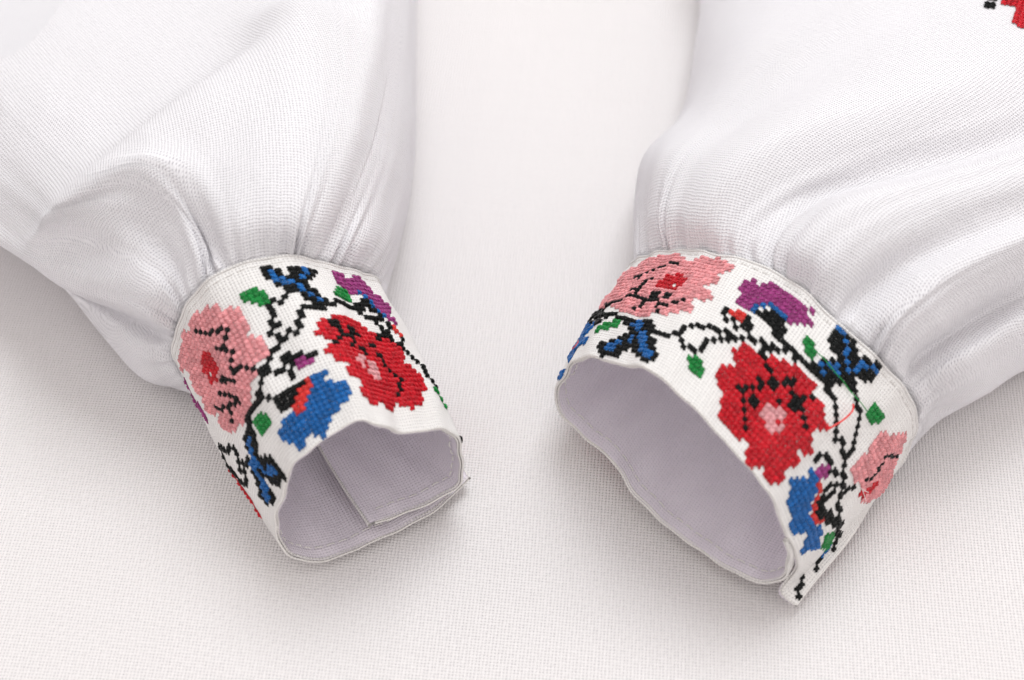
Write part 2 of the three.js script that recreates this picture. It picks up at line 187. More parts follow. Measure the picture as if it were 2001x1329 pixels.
const FLARED_MOTIFS = [
  ["pink_flower","pa","","pink","P",[[91.3,16.7],[95.1,21.1],[92.5,22.9],[94.6,26.5],[94.6,29.4],[87,28],[87.5,30.5],[82.9,30.1],[79.8,31.2],[75.1,30.5],[72.6,29.4],[70.8,29.1],[68.4,30.9],[65.3,31.6],[61,29.4],[61.4,28.3],[63.1,26.2],[61.6,25.1],[63.3,23.2],[64.5,21.4],[62.8,21.8],[60.9,21.1],[61.7,20],[64.1,18.2],[64,17.4],[62.2,17.1],[63.6,15.3],[65.3,13.8],[67.9,13.4],[70,13.4],[71.9,12],[76.3,11.6],[79.4,12],[80.5,12.7],[84.4,14.5]]],
  ["flower_centre","pac","pa","red","P",[[75.1,20],[74.3,23.2],[72,24.7],[70,24.7],[67.9,23.2],[68.6,21.1],[70.5,19.6],[72.7,19.6]]],
  ["flower_centre","pac","pa","none","D",[[70.8,22.2]]],
  ["stamen","pas","pa","black","L",[[73.9,27.6],[77.5,26.9],[79.6,25.8],[80.6,24.3],[81,22.5],[83.6,23.6]]],
  ["stamen","pas","pa","black","L",[[77.2,22.2],[78.9,20.3],[78.9,18.5],[80.5,18.2]]],
  ["stamen","pas","pa","black","L",[[78.9,18.5],[77.5,16.7],[79.1,16],[82.4,15.3],[85.6,15.3]]],
  ["stamen","pas","pa","black","P",[[75.5,17.8],[74.6,18.9],[71.7,18.9],[71.5,17.4],[74.8,17.4]]],
  ["stamen","pas","pa","black","L",[[77.4,16.3],[76.2,16.3],[74.4,16],[71.9,16],[70.2,15.3],[68.1,15.6],[66.9,16.7],[65.2,17.8]]],
  ["stamen","pas","pa","black","L",[[72.9,17.4],[71.7,16.3]]],
  ["stamen","pas","pa","black","D",[[69.6,17.8]]],
  ["stamen","pas","pa","black","L",[[76,13.8],[74.1,16]]],
  ["stamen","pas","pa","black","L",[[70.2,14.5],[69.1,13.8]]],
  ["vine","va","","black","L",[[90.6,14.9],[84.8,11.3],[82.7,11.3],[81.7,11.6],[78.1,10.9]]],
  ["vine","va","","black","L",[[85.6,15.3],[87.7,14.5],[90.6,14.9]]],
  ["vine","va","","black","L",[[82.5,10.9],[83,9.8],[88,11.3],[89.1,9.1],[91.1,8.7]]],
  ["vine","va","","black","L",[[89.9,15.3],[89.9,12.7],[95.3,13.8]]],
  ["leaf","ga","","green","P",[[83,6.2],[82.7,8],[81.2,9.4],[77.9,9.8],[78.2,8.4],[80.3,7.3],[82.2,6.2]]],
  ["sprig","sa","","black","P",[[78.4,10.2],[76.2,11.3],[69.1,10.5],[68.3,9.8],[68.4,8.4],[67.6,8],[67.9,6.9],[66.5,6.5],[65.5,5.4],[64,4],[64.1,2.2],[65.5,1.8],[65.5,0.7],[66.7,1.1],[69.1,2.9],[70.8,3.6],[71.9,4.4],[72.6,3.3],[73.8,0.7],[78.1,0.4],[78.7,1.5],[80.5,1.8],[80.5,2.9],[78.7,4],[76.7,5.1],[74.6,6.5],[73.6,7.6],[76.3,9.1]]],
  ["sprig_core","sab","sa","blue","P",[[75.3,9.8],[72.9,10.9],[70,9.1],[71.5,7.6]]],
  ["sprig_core","sab","sa","blue","P",[[73.1,4.7],[72.6,6.9],[71.5,6.9],[71.7,5.8],[72.6,4.7]]],
  ["sprig_core","sab","sa","blue","P",[[78.7,2.2],[77.2,4.4],[73.8,4.7],[75.7,2.2]]],
  ["sprig_core","sab","sa","blue","P",[[70,5.1],[69.5,6.5],[67.9,6.9],[68.6,4.7]]],
  ["sprig_core","sab","sa","blue","D",[[70.2,7.3]]],
  ["sprig_core","sab","sa","blue","D",[[67.6,4]]],
  ["sprig_core","sab","sa","blue","D",[[66.2,2.9]]],
  ["blue_flower","ba","","blue","P",[[94.2,10.5],[84.9,5.4],[84.9,4],[94.6,7.6],[87.3,0.4],[96.1,6.2],[95.9,9.4]]],
  ["blue_flower","ba","","blue","P",[[95.8,1.1],[95.8,2.5],[95.1,3.3],[92.3,0]]],
  ["petal_edge","bar","ba","scarlet","P",[[96.3,8.7],[95.9,10.9],[90.3,7.3],[93.9,7.6]]],
  ["vine","va","","black","L",[[67.7,8.4],[67.2,8.7],[64.8,8.7],[63.6,9.4],[62.4,9.8],[62.6,11.6],[61,12.3],[59.5,13.4],[59.5,13.4],[57.9,14.2],[56.4,14.2],[55.5,15.3],[54.3,14.9],[53,15.6],[52.1,16.3],[50.7,17.4],[49.7,18.5],[48.7,18.2],[47.8,18.9]]],
  ["vine","va","","black","L",[[62.4,9.8],[61.4,9.1],[61.6,8],[60.3,7.3],[59.1,8.4],[58.1,8.4],[57.6,9.8],[57.4,10.2],[56.1,12],[54.7,13.4],[54,15.3]]],
  ["leaf","gb","","green","P",[[58.8,5.8],[57.9,8.4],[55.7,8.4],[55.9,7.3],[55,7.3],[55,4.7],[57.8,5.1],[57.4,6.2]]],
  ["purple_flower","ua","","purple","P",[[58.3,25.8],[57.9,27.6],[56.4,28.7],[54.7,28.3],[54.2,29.1],[52.6,30.1],[51.6,30.5],[49.7,30.1],[48.5,29.8],[48.1,29.1],[47.1,30.1],[45.4,31.2],[45.6,29.1],[44.5,29.1],[44.4,28],[45.4,27.6],[45.6,26.9],[46.9,25.4],[48,25.4],[48.1,26.2],[50.4,25.8],[53.8,22.2],[54,21.8],[55.7,22.2],[57.4,22.2],[57.4,23.2],[56.6,24],[57.4,24.7]]],
  ["flower_stalk","uab","ua","black","P",[[53,21.8],[52.3,22.9],[50.2,25.1],[48.3,25.1],[47.3,24],[47.1,22.5],[45.4,22.2],[44.7,21.4],[45.4,20.3],[46.6,21.1],[48.7,21.1],[49.3,21.8],[51.4,21.8]]],
  ["petal_edge","uae","ua","blue","L",[[53.5,22.5],[53.1,23.2],[52.1,24],[50.9,25.4],[49.5,25.8],[48.3,25.8]]],
  ["bud","ka","","black","L",[[57.6,19.6],[57.1,18.9],[56.9,17.8],[55.2,18.2],[54.2,17.4],[54.2,17.1]]],
  ["bud","ka","","black","P",[[54.2,18.9],[53.5,21.1],[52.3,19.6],[51.2,19.3],[50.2,19.3],[50.2,18.9],[51.6,18.9],[52.8,17.4]]],
  ["bud_tip","kat","ka","scarlet","P",[[56.7,19.3],[56.4,21.1],[54.2,21.1],[54.3,18.9]]],
  ["red_flower","ra","","red","P",[[52.6,13.4],[52.4,15.3],[50.9,16],[48.3,16],[47.8,16.3],[47.5,17.4],[45.6,17.8],[45,18.5],[44,19.3],[42.3,19.6],[42,20.3],[39,20.3],[37.7,18.9],[37.7,17.4],[37,17.8],[34.9,17.4],[33.7,16.3],[33.9,15.6],[32,15.6],[32.8,14.2],[34.9,12.7],[34.9,12.7],[32.8,12.3],[32.5,11.3],[30.9,11.6],[30.9,10.5],[32.8,9.1],[34.6,8.7],[33.5,8],[32.2,7.6],[32,6.5],[33,6.2],[33.4,5.1],[34.2,5.1],[32.8,4],[32,3.3],[32.2,2.2],[32.8,2.2],[33.2,1.1],[36.1,1.1],[36.1,2.2],[37,1.1],[38,0.7],[38.5,0],[39.9,0],[39.7,1.1],[40.7,1.5],[40.9,2.5],[42.8,2.9],[43.2,1.8],[47.1,1.5],[46.9,2.5],[49.2,2.5],[49.2,2.9],[49,4],[50.4,3.6],[50.4,5.8],[52.3,5.4],[52.1,6.9],[53.3,7.3],[53.5,9.4],[51.8,10.9],[50.7,11.6],[51.8,12.3]]],
  ["vine","va","","black","L",[[47.8,18.9],[48.3,17.1],[48.3,16.3]]],
  ["vine","va","","black","L",[[48,18.9],[47.6,19.6],[46.6,19.3],[45.6,19.6],[44.9,21.1],[43.8,21.1],[42.8,21.1],[41.8,21.4]]],
  ["vine","va","","black","L",[[44.5,21.1],[43.3,20.7],[42.1,21.1],[41.4,21.1]]],
  ["leaf","gc","","green","P",[[44,24],[43.5,26.2],[42.1,26.5],[41.8,25.4],[40.9,25.4],[40.6,24.7],[41.1,22.5],[42.8,22.9]]],
  ["stamen","ras","ra","black","L",[[48.8,17.1],[47.8,16],[47.6,15.3],[46.8,15.6],[45.9,15.6],[45.6,14.5],[44.4,14.2],[43.8,13.4]]],
  ["stamen","ras","ra","black","L",[[44.2,14.2],[42.8,14.9],[42,16],[42.1,17.4],[41.8,17.8]]],
  ["stamen","ras","ra","black","L",[[44.2,13.8],[45.4,12.3],[46.8,12.3]]],
  ["stamen","ras","ra","black","L",[[45.4,12.3],[45.7,10.5],[47.1,9.1],[48.3,8],[47.1,8.4],[46.8,7.6],[45.9,6.2],[44.9,5.1],[43.8,4]]],
  ["stamen","ras","ra","black","D",[[44.7,9.1]]],
  ["stamen","ras","ra","black","L",[[41.6,16.3],[40.6,15.6],[39.7,15.3],[38.7,16.3],[37.7,17.4]]],
  ["stamen","ras","ra","black","L",[[38,15.6],[36.6,13.8],[35.8,12.7]]],
  ["stamen","ras","ra","black","D",[[38.9,13.4]]],
  ["stamen","ras","ra","black","P",[[42.6,12],[42.3,13.4],[40.6,13.4],[40.6,12]]],
  ["flower_centre","rac","ra","rose","P",[[42.8,8.4],[42.5,10.9],[39.7,12.3],[38.9,10.9],[40.6,9.4],[39.2,8.7],[38.2,10.9],[37.8,8],[39.4,6.9],[41.4,7.3],[41.6,8.4]]],
  ["sprig","sb","","black","P",[[41.4,29.4],[41.3,31.2],[40.2,32.3],[38.9,32.3],[37.5,32],[36.6,31.2],[36.3,29.8],[35.8,29.1],[35.2,30.1],[33.9,31.2],[32.5,32],[30.8,31.2],[30.9,28.7],[32.2,27.6],[33.2,26.9],[34,26.5],[33.5,25.8],[33,24.7],[33.7,24],[35.1,24.3],[35.6,22.2],[37,21.1],[38.3,21.4],[40.2,21.4],[41.6,21.4],[41.8,22.2],[40.9,22.9],[39.7,24.7],[38.7,24.3],[38.7,25.8],[37.7,25.8],[37.5,27.2],[39.7,26.9],[39.5,27.6],[40.4,28]]],
  ["sprig_core","sbb","sb","blue","L",[[40.2,31.2],[38.7,30.9],[37.5,29.8]]],
  ["sprig_core","sbb","sb","blue","L",[[37.1,29.1],[36.6,27.6]]],
  ["sprig_core","sbb","sb","blue","L",[[39.5,23.2],[38.2,22.9]]],
  ["sprig_core","sbb","sb","blue","L",[[38.2,24.3],[36.8,24.7],[37,25.8]]],
  ["sprig_core","sbb","sb","blue","L",[[35.8,26.5],[35.6,26.5]]],
  ["sprig_core","sbb","sb","blue","L",[[34.6,27.6],[34.7,29.1]]],
  ["sprig_core","sbb","sb","blue","L",[[33.9,29.8],[33.5,29.4]]],
  ["sprig_core","sbb","sb","blue","L",[[32.8,30.9],[31.8,30.9]]],
  ["vine","va","","black","L",[[36.8,20.7],[35.6,20.7],[34.6,20.7],[33.7,20.3],[33,19.3],[32.3,18.2],[32.2,18.2],[30.9,16.7],[29.9,15.6],[27.7,16.3],[26.8,15.3],[24.9,15.3]]],
  ["vine","va","","black","L",[[33.7,25.4],[32.8,24],[31.8,23.6],[30.9,22.2],[29.7,22.2],[29.7,22.2],[28.4,21.8],[28.2,20.3],[26.7,19.6],[26.5,18.2],[24.6,17.8],[24.9,16],[24.6,15.3],[23.9,14.9],[23.4,14.2],[22,13.1],[20.6,12],[18.2,11.6],[16,10.9],[15.1,10.2]]],
  ["leaf","gd","","green","P",[[28.2,23.6],[28.4,25.4],[26.7,26.5],[24.2,26.2],[23.7,25.8],[23.9,24.3],[25.6,23.2]]],
  ["pink_flower","pb","","pink","P",[[20.8,14.9],[22.5,16.3],[22.4,18.2],[20.5,19.3],[21.8,20.7],[22.4,21.8],[22.2,23.6],[19.9,25.4],[18.2,25.8],[17.9,26.9],[14.4,29.4],[13.2,29.1],[10.3,26.5],[0.9,28.7],[8.6,18.2],[10.8,16],[12.4,16.7],[15.8,15.6]]],
  ["stamen","pbs","pb","black","L",[[11.2,26.5],[16.3,22.2],[15.8,21.1],[15.5,20.3]]],
  ["stamen","pbs","pb","black","L",[[14.1,20],[14.8,18.5],[15,17.1]]],
  ["flower_centre","pbc","pb","red","P",[[12.9,17.8],[10.3,21.8],[9.8,20.3],[11,16.7],[13.9,15.3]]],
  ["bud","kb","","black","L",[[29.2,10.9],[28.2,12],[26.5,12],[25.1,11.3],[23.4,12.3],[21.8,13.1]]],
  ["bud","kb","","black","L",[[22.9,9.8],[21.8,11.3],[20.5,12]]],
  ["bud","kb","","black","L",[[20.1,9.8],[20.3,10.5]]],
  ["bud_tip","kbt","kb","purple","P",[[28,9.4],[28.2,11.3],[26,11.6],[25.1,10.2],[26,9.4]]],
  ["vine","va","","black","L",[[17.4,11.3],[17.4,13.1],[17.4,14.2],[16.2,14.9]]],
  ["blue_flower","bb","","blue","P",[[29.4,3.6],[30.8,4.7],[30.4,5.4],[29.2,6.5],[28.2,7.3],[29.1,8],[29.1,8.7],[26.3,8.7],[25.1,8.4],[24.8,7.6],[23.4,7.3],[22.7,6.2],[21.1,5.8],[19.9,5.1],[16.8,5.1],[14.6,6.5],[12.7,5.4],[12.2,4.7],[9.6,5.1],[11.5,2.9],[12.4,1.1],[13.6,1.5],[14.3,2.2],[17.2,2.9],[18.9,2.2],[19.6,1.1],[22.7,1.1],[23.7,1.8],[25.1,2.2],[27.7,2.5]]],
  ["flower_stalk","bbk","bb","black","P",[[24.2,8],[20.8,8.7],[19.4,8.4],[17.5,8.4],[14.1,9.1],[12.6,9.4],[7.4,10.9],[12.6,8],[15.8,6.9],[18.4,5.8],[20.8,6.5]]],
  ["petal_edge","bbe","bb","scarlet","L",[[25.1,8],[23.7,8],[22.7,7.6],[22,6.5],[20.8,6.2],[19.4,5.4],[17.5,5.4],[16,6.2]]],
  ["vine","va","","black","L",[[15,10.5],[13.2,9.4],[7.7,10.5],[3.3,13.1],[1.9,12.3]]],
  ["leaf","ge","","green","P",[[11,5.4],[12.2,6.9],[8.4,9.4],[5.7,10.9],[5.3,9.4],[7.2,7.3]]],
  ["sprig","sc","","black","L",[[0.5,2.5],[0.2,4.4],[0.2,6.2],[0.2,7.3]]],
  ["sprig","sc","","black","L",[[0.2,0],[0,1.1],[0,2.5]]],
  ["sprig_core","scb","sc","blue","D",[[0,5.4]]]];
const CORNER_ANCHOR = [121.5,57,-55.7];
const CORNER_MOTIFS = [["red_flower","corner_flower","","red","P",[[-4.6,-9.6],[-3.4,-2.2],[-2.5,0.3],[-0.7,0.4],[0.5,0.8],[0.2,2.7],[-0.3,4.1],[1.2,7.1],[2.6,7.3],[3.6,3.7],[7.8,2.7],[5.5,-13.3]]],["sprig","corner_sprig","","black","P",[[-7,1.1],[-5.3,-0.2],[-5.9,-2.8],[-4.1,-3.5],[-4.6,-0.7],[-3.8,1.3],[-4.7,2.3],[-5.9,1.3]]]];
// ---------- small helpers ----------
let seed = 20240;
const rnd = () => { seed = (seed * 1664525 + 1013904223) % 4294967296; return seed / 4294967296; };
const vec = a => new THREE.Vector3(a[0] / 1000, a[1] / 1000, a[2] / 1000);
const hash = (x, y) => { const s = Math.sin(x * 127.1 + y * 311.7) * 43758.5453; return s - Math.floor(s); };
const smooth = f => f * f * (3 - 2 * f);
function noise2(x, y) {
  const i = Math.floor(x), j = Math.floor(y), f = smooth(x - i), g = smooth(y - j);
  return (hash(i, j) * (1 - f) + hash(i + 1, j) * f) * (1 - g) + (hash(i, j + 1) * (1 - f) + hash(i + 1, j + 1) * f) * g;
}
function addMesh(name, geometry, material, parent) {
  const m = new THREE.Mesh(geometry, material);
  m.name = name; m.castShadow = m.receiveShadow = true; parent.add(m);
  return m;
}
// ---------- plain weave: 64 x 64 threads, uneven in thickness and tone ----------
const THREADS = 64, CELL = 20, WEAVE = 0.00076;
function weaveTextures(slub, gap, tone) {
  const n = THREADS * CELL, bump = new Uint8Array(n * n * 4), col = new Uint8Array(n * n * 4);
  const wob = (k, a) => { const t = a * 2 * Math.PI / n; return (Math.sin(3 * t + k * 2.1) + Math.sin(7 * t + k * 5.3) + 0.7 * Math.sin(13 * t + k * 1.7)) * slub * CELL; };
  const thick = [0, 1].map(d => Array.from({ length: THREADS }, (_, k) => 0.975 + 0.03 * hash(k, d + 3)));
  const shade = [0, 1].map(d => Array.from({ length: THREADS }, (_, k) => hash(k, d + 9)));
  for (let y = 0; y < n; y++) for (let x = 0; x < n; x++) {
    let best = 0, br = 0.5, open = 1;
    for (const d of [0, 1]) {
      const a = d ? y : x, b = d ? x : y;             // a across the thread, b along it
      let k = Math.floor(a / CELL);
      const c = a - (k + 0.5) * CELL - wob(k + d * 40, b);
      const w = c / (CELL * 0.5 * thick[d][k] * gap * (1 + 0.10 * Math.sin(b * 10 * Math.PI / n + k * 3.7 + d) + 0.06 * Math.sin(b * 34 * Math.PI / n + k * 8.1)));
      open = Math.min(open, Math.max(0, Math.min(1, (Math.abs(w) - 0.92) / 0.16)));
      if (Math.abs(w) >= 1) continue;
      const over = Math.sin((b / CELL - 0.5) * Math.PI + Math.PI / 2) * ((k + d) % 2 ? 1 : -1);
      const h = Math.sqrt(1 - w * w) * 0.55 + 0.45 * (over * 0.5 + 0.5) + 0.03 * Math.sin(b * 1.3 + c * 1.6);
      if (h > best) { best = h; br = shade[d][k]; }
    }
    const o = (y * n + x) * 4, v = Math.max(0, Math.min(255, best * 255));
    bump[o] = bump[o + 1] = bump[o + 2] = v; bump[o + 3] = 255;
    const t = 255 * (1 - tone * br);                   // pores between the threads: shade in the gaps painted into the colour
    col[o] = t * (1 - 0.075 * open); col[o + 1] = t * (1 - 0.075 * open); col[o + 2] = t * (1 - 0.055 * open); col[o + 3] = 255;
  }
  return [bump, col].map((d, i) => {
    const t = new THREE.DataTexture(d, n, n);
    t.wrapS = t.wrapT = THREE.RepeatWrapping; t.magFilter = THREE.LinearFilter; t.minFilter = THREE.LinearMipmapLinearFilter; t.generateMipmaps = true;
    t.repeat.set(1 / (THREADS * WEAVE), 1 / (THREADS * WEAVE)); if (i) t.colorSpace = THREE.SRGBColorSpace; t.needsUpdate = true;
    return t;
  });
}
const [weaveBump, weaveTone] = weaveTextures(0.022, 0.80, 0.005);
const finer = t => { const c = t.clone(); c.repeat.multiplyScalar(1.3); c.needsUpdate = true; return c; };
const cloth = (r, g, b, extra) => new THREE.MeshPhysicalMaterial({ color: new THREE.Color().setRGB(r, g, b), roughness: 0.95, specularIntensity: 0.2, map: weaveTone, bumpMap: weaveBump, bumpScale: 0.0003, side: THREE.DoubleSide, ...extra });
const M = {
  table: cloth(0.83, 0.80, 0.80, { bumpScale: 0.0003 }),
  sleeve: cloth(0.86, 0.845, 0.87, { transmission: 0.08, thickness: 0, roughness: 1, specularIntensity: 0.05 }),
  band: cloth(0.83, 0.81, 0.795),
  lining: cloth(0.85, 0.795, 0.86, { bumpScale: 0.00022 }),
  lint: new THREE.MeshStandardMaterial({ color: new THREE.Color().setRGB(0.82, 0.80, 0.78), roughness: 0.8 }),
  edge: cloth(0.84, 0.815, 0.79, { roughness: 0.95 }),
};
// ---------- embroidery threads: a fine diagonal twist runs along each strand ----------
const twist = (() => {
  const n = 32, d = new Uint8Array(n * n * 4);
  for (let y = 0; y < n; y++) for (let x = 0; x < n; x++) { const v = 128 + 127 * Math.sin((x + y) / n * 2 * Math.PI); d.set([v, v, v, 255], (y * n + x) * 4); }
  const t = new THREE.DataTexture(d, n, n); t.wrapS = t.wrapT = THREE.RepeatWrapping; t.magFilter = THREE.LinearFilter; t.repeat.set(4, 3); t.needsUpdate = true;
  return t;
})();
const thread = (r, g, b, extra) => new THREE.MeshPhysicalMaterial({ color: new THREE.Color().setRGB(r, g, b), roughness: 0.2, specularIntensity: 0.75, bumpMap: twist, bumpScale: 0.00008, vertexColors: true, ...extra });
const THREAD = {
  pink: thread(0.88, 0.36, 0.38), rose: thread(0.80, 0.38, 0.40), red: thread(0.61, 0.006, 0.018), scarlet: thread(0.74, 0.04, 0.035),
  black: thread(0.006, 0.007, 0.007, { specularIntensity: 0.35 }), blue: thread(0.008, 0.13, 0.42), purple: thread(0.36, 0.045, 0.22), green: thread(0.006, 0.25, 0.045), tail: thread(0.74, 0.04, 0.035, { vertexColors: false }), strand: thread(0.006, 0.25, 0.045, { vertexColors: false }),
};
// ---------- the cloth on the table ----------
{
  const size = 1.1, n = 220, g = new THREE.PlaneGeometry(size, size, n, n); g.rotateX(-Math.PI / 2);
  const p = g.attributes.position, uv = g.attributes.uv;
  for (let i = 0; i < p.count; i++) {
    const x = p.getX(i), z = p.getZ(i);
    p.setY(i, 0.0016 * (noise2(x * 14 + 9, z * 11 + 4) - 0.5) + 0.0010 * Math.sin(x * 26 + z * 40 + 2 * noise2(x * 9, z * 9)) * noise2(x * 6 + 31, z * 6 + 7) - 0.0016);
    uv.setXY(i, x + 0.09 * z + 0.0008 * noise2(x * 30, z * 30), z - 0.09 * x + 0.0008 * noise2(x * 24 + 5, z * 24));
  }
  g.computeVertexNormals();
  const t = addMesh('tablecloth', g, M.table, scene);
  t.userData = { label: 'plain white woven cloth spread flat under both sleeves', category: 'cloth', kind: 'structure' };
}
// ---------- geometry from a grid of points ----------
function gridGeometry(grid, uvOf) {
  const nj = grid.length, ni = grid[0].length, pos = [], uv = [], idx = [];
  for (let j = 0; j < nj; j++) for (let i = 0; i < ni; i++) { const p = grid[j][i]; pos.push(p.x, p.y, p.z); uv.push(...uvOf(i, j)); }
  for (let j = 0; j + 1 < nj; j++) for (let i = 0; i + 1 < ni; i++) { const a = j * ni + i, b = a + 1, c = a + ni, d = c + 1; idx.push(a, b, d, a, d, c); }
  const g = new THREE.BufferGeometry();
  g.setAttribute('position', new THREE.Float32BufferAttribute(pos, 3)); g.setAttribute('uv', new THREE.Float32BufferAttribute(uv, 2)); g.setIndex(idx);
  g.computeVertexNormals();
  return g;
}
// a tube through points with its own radii, uv in metres
function tube(points, radius, sides = 6, closed = false) {
  const c = new THREE.CatmullRomCurve3(points, closed);
  const g = new THREE.TubeGeometry(c, Math.max(8, points.length * 2), radius, sides, closed), uv = g.attributes.uv, len = c.getLength();
  for (let i = 0; i < uv.count; i++) uv.setXY(i, uv.getX(i) * len, uv.getY(i) * 2 * Math.PI * radius);
  return g;
}
// ---------- one cross stitch: two pairs of puffed strands, the second pair over the first ----------
const RINGS = 5, SIDES = 5;
function stitchStrand(out, place, f, a, b, lift, tone, wide, turn) {
  const start = out.pos.length / 3, q = new THREE.Vector3();
  const dx = b[0] - a[0], dy = b[1] - a[1], len = Math.hypot(dx, dy);
  const along = f.du.clone().multiplyScalar(dx / len).addScaledVector(f.dv, dy / len), side = along.clone().cross(f.n).normalize();
  for (let r = 0; r < RINGS; r++) {
    const w = r / (RINGS - 1) * 2 - 1, m = (w + 1) / 2, arch = 1 - w * w;
    const c = place(a[0] + dx * m, a[1] + dy * m);
    const rw = wide * (0.55 + 0.45 * Math.sqrt(arch)), rh = wide * 0.9 * (0.55 + 0.45 * arch), up = lift * (0.15 + 0.85 * Math.sqrt(arch));
    for (let k = 0; k <= SIDES; k++) {
      const t = k / SIDES * 2 * Math.PI;
      q.copy(c).addScaledVector(side, Math.cos(t) * rw).addScaledVector(f.n, Math.sin(t) * rh + up);
      out.pos.push(q.x, q.y, q.z); out.uv.push(m + turn, k / SIDES); out.col.push(tone, tone, tone);
    }
  }
  const n = SIDES + 1;
  for (let r = 0; r + 1 < RINGS; r++) for (let k = 0; k < SIDES; k++) { const i = start + r * n + k; out.idx.push(i, i + 1, i + n, i + 1, i + n + 1, i + n); }
}
function stitchGeometry(cells, pitch, place, frameAt) {
  const out = { pos: [], uv: [], col: [], idx: [] };
  for (const [i, j] of cells) {
    const jx = (rnd() - 0.5) * 0.14, jy = (rnd() - 0.5) * 0.14, cx = i + 0.5 + jx, cy = j + 0.5 + jy;
    const f = frameAt(cx * pitch, cy * pitch), tone = 0.82 + 0.36 * rnd();
    const p = (x, y) => [(cx + x) * pitch, (cy + y) * pitch];
    for (const [k, lift, reach, thick] of [[1, 0.00012, 0.49, 0.000165], [-1, 0.00036, 0.40, 0.000185]]) for (const o of [-1, 0, 1]) {
      const e = reach + rnd() * 0.07, g = o * (0.13 + 0.03 * rnd()), sk = (rnd() - 0.5) * 0.1;
      stitchStrand(out, place, f, p(-e + g * 0.7 + sk, k * (-e - g * 0.7)), p(e + g, k * (e - g) + sk), lift * (0.8 + 0.5 * rnd()), tone * (0.92 + 0.16 * rnd()), thick + 0.00003 * rnd(), rnd());
    }
  }
  const g = new THREE.BufferGeometry();
  g.setAttribute('position', new THREE.Float32BufferAttribute(out.pos, 3)); g.setAttribute('uv', new THREE.Float32BufferAttribute(out.uv, 2));
  g.setAttribute('color', new THREE.Float32BufferAttribute(out.col, 3)); g.setIndex(out.idx); g.computeVertexNormals();
  return g;
}
// motif outlines, lines and single stitches (in stitches along and across the band) -> cells on the stitch grid
const STITCH = 0.00125;
function stitchCells(motifs, rows) {
  const owner = new Map(), set = (i, j, m) => { if (j >= 0 && j < rows) owner.set(i + ',' + j, m); };
  for (const m of motifs) {
    const [, , , , kind, pts] = m, path = [];
    if (kind === 'D') for (const [a, b] of m[3] === 'none' ? [[0, 0]] : [[0, 0], [1, 0], [0, 1], [1, 1]]) set(Math.floor(pts[0][0] - 0.4) + a, Math.floor(pts[0][1] - 0.4) + b, m);
    if (kind === 'L') for (let k = 0; k + 1 < pts.length; k++) {
      const a = pts[k].map(Math.floor), b = pts[k + 1].map(Math.floor), n = Math.max(Math.abs(b[0] - a[0]), Math.abs(b[1] - a[1]), 1);
      for (let q = 0; q <= n; q++) { const c = [Math.round(a[0] + (b[0] - a[0]) * q / n), Math.round(a[1] + (b[1] - a[1]) * q / n)], e = path[path.length - 1]; if (!e || e[0] !== c[0] || e[1] !== c[1]) path.push(c); }
    }
    for (let k = path.length - 2; k > 0; k--) if (Math.abs(path[k + 1][0] - path[k - 1][0]) === 1 && Math.abs(path[k + 1][1] - path[k - 1][1]) === 1) path.splice(k, 1);   // chains step corner to corner
    for (const c of path) set(c[0], c[1], m);
    if (kind === 'P') {
      const xs = pts.map(p => p[0]), ys = pts.map(p => p[1]);
      for (let j = Math.floor(Math.min(...ys)); j <= Math.max(...ys); j++) for (let i = Math.floor(Math.min(...xs)); i <= Math.max(...xs); i++) {
        let inside = false; const x = i + 0.5, y = j + 0.5;
        for (let k = 0, l = pts.length - 1; k < pts.length; l = k++) if ((pts[k][1] > y) !== (pts[l][1] > y) && x < (pts[l][0] - pts[k][0]) * (y - pts[k][1]) / (pts[l][1] - pts[k][1]) + pts[k][0]) inside = !inside;
        if (inside) set(i, j, m);
      }
    }
  }
  const parts = new Map();
  for (const [k, m] of owner) {
    if (m[3] === 'none') continue;
    if (!parts.has(m[1])) parts.set(m[1], { name: m[0], parent: m[2], colour: m[3], cells: [] });
    parts.get(m[1]).cells.push(k.split(',').map(Number));
  }
  return parts;
}
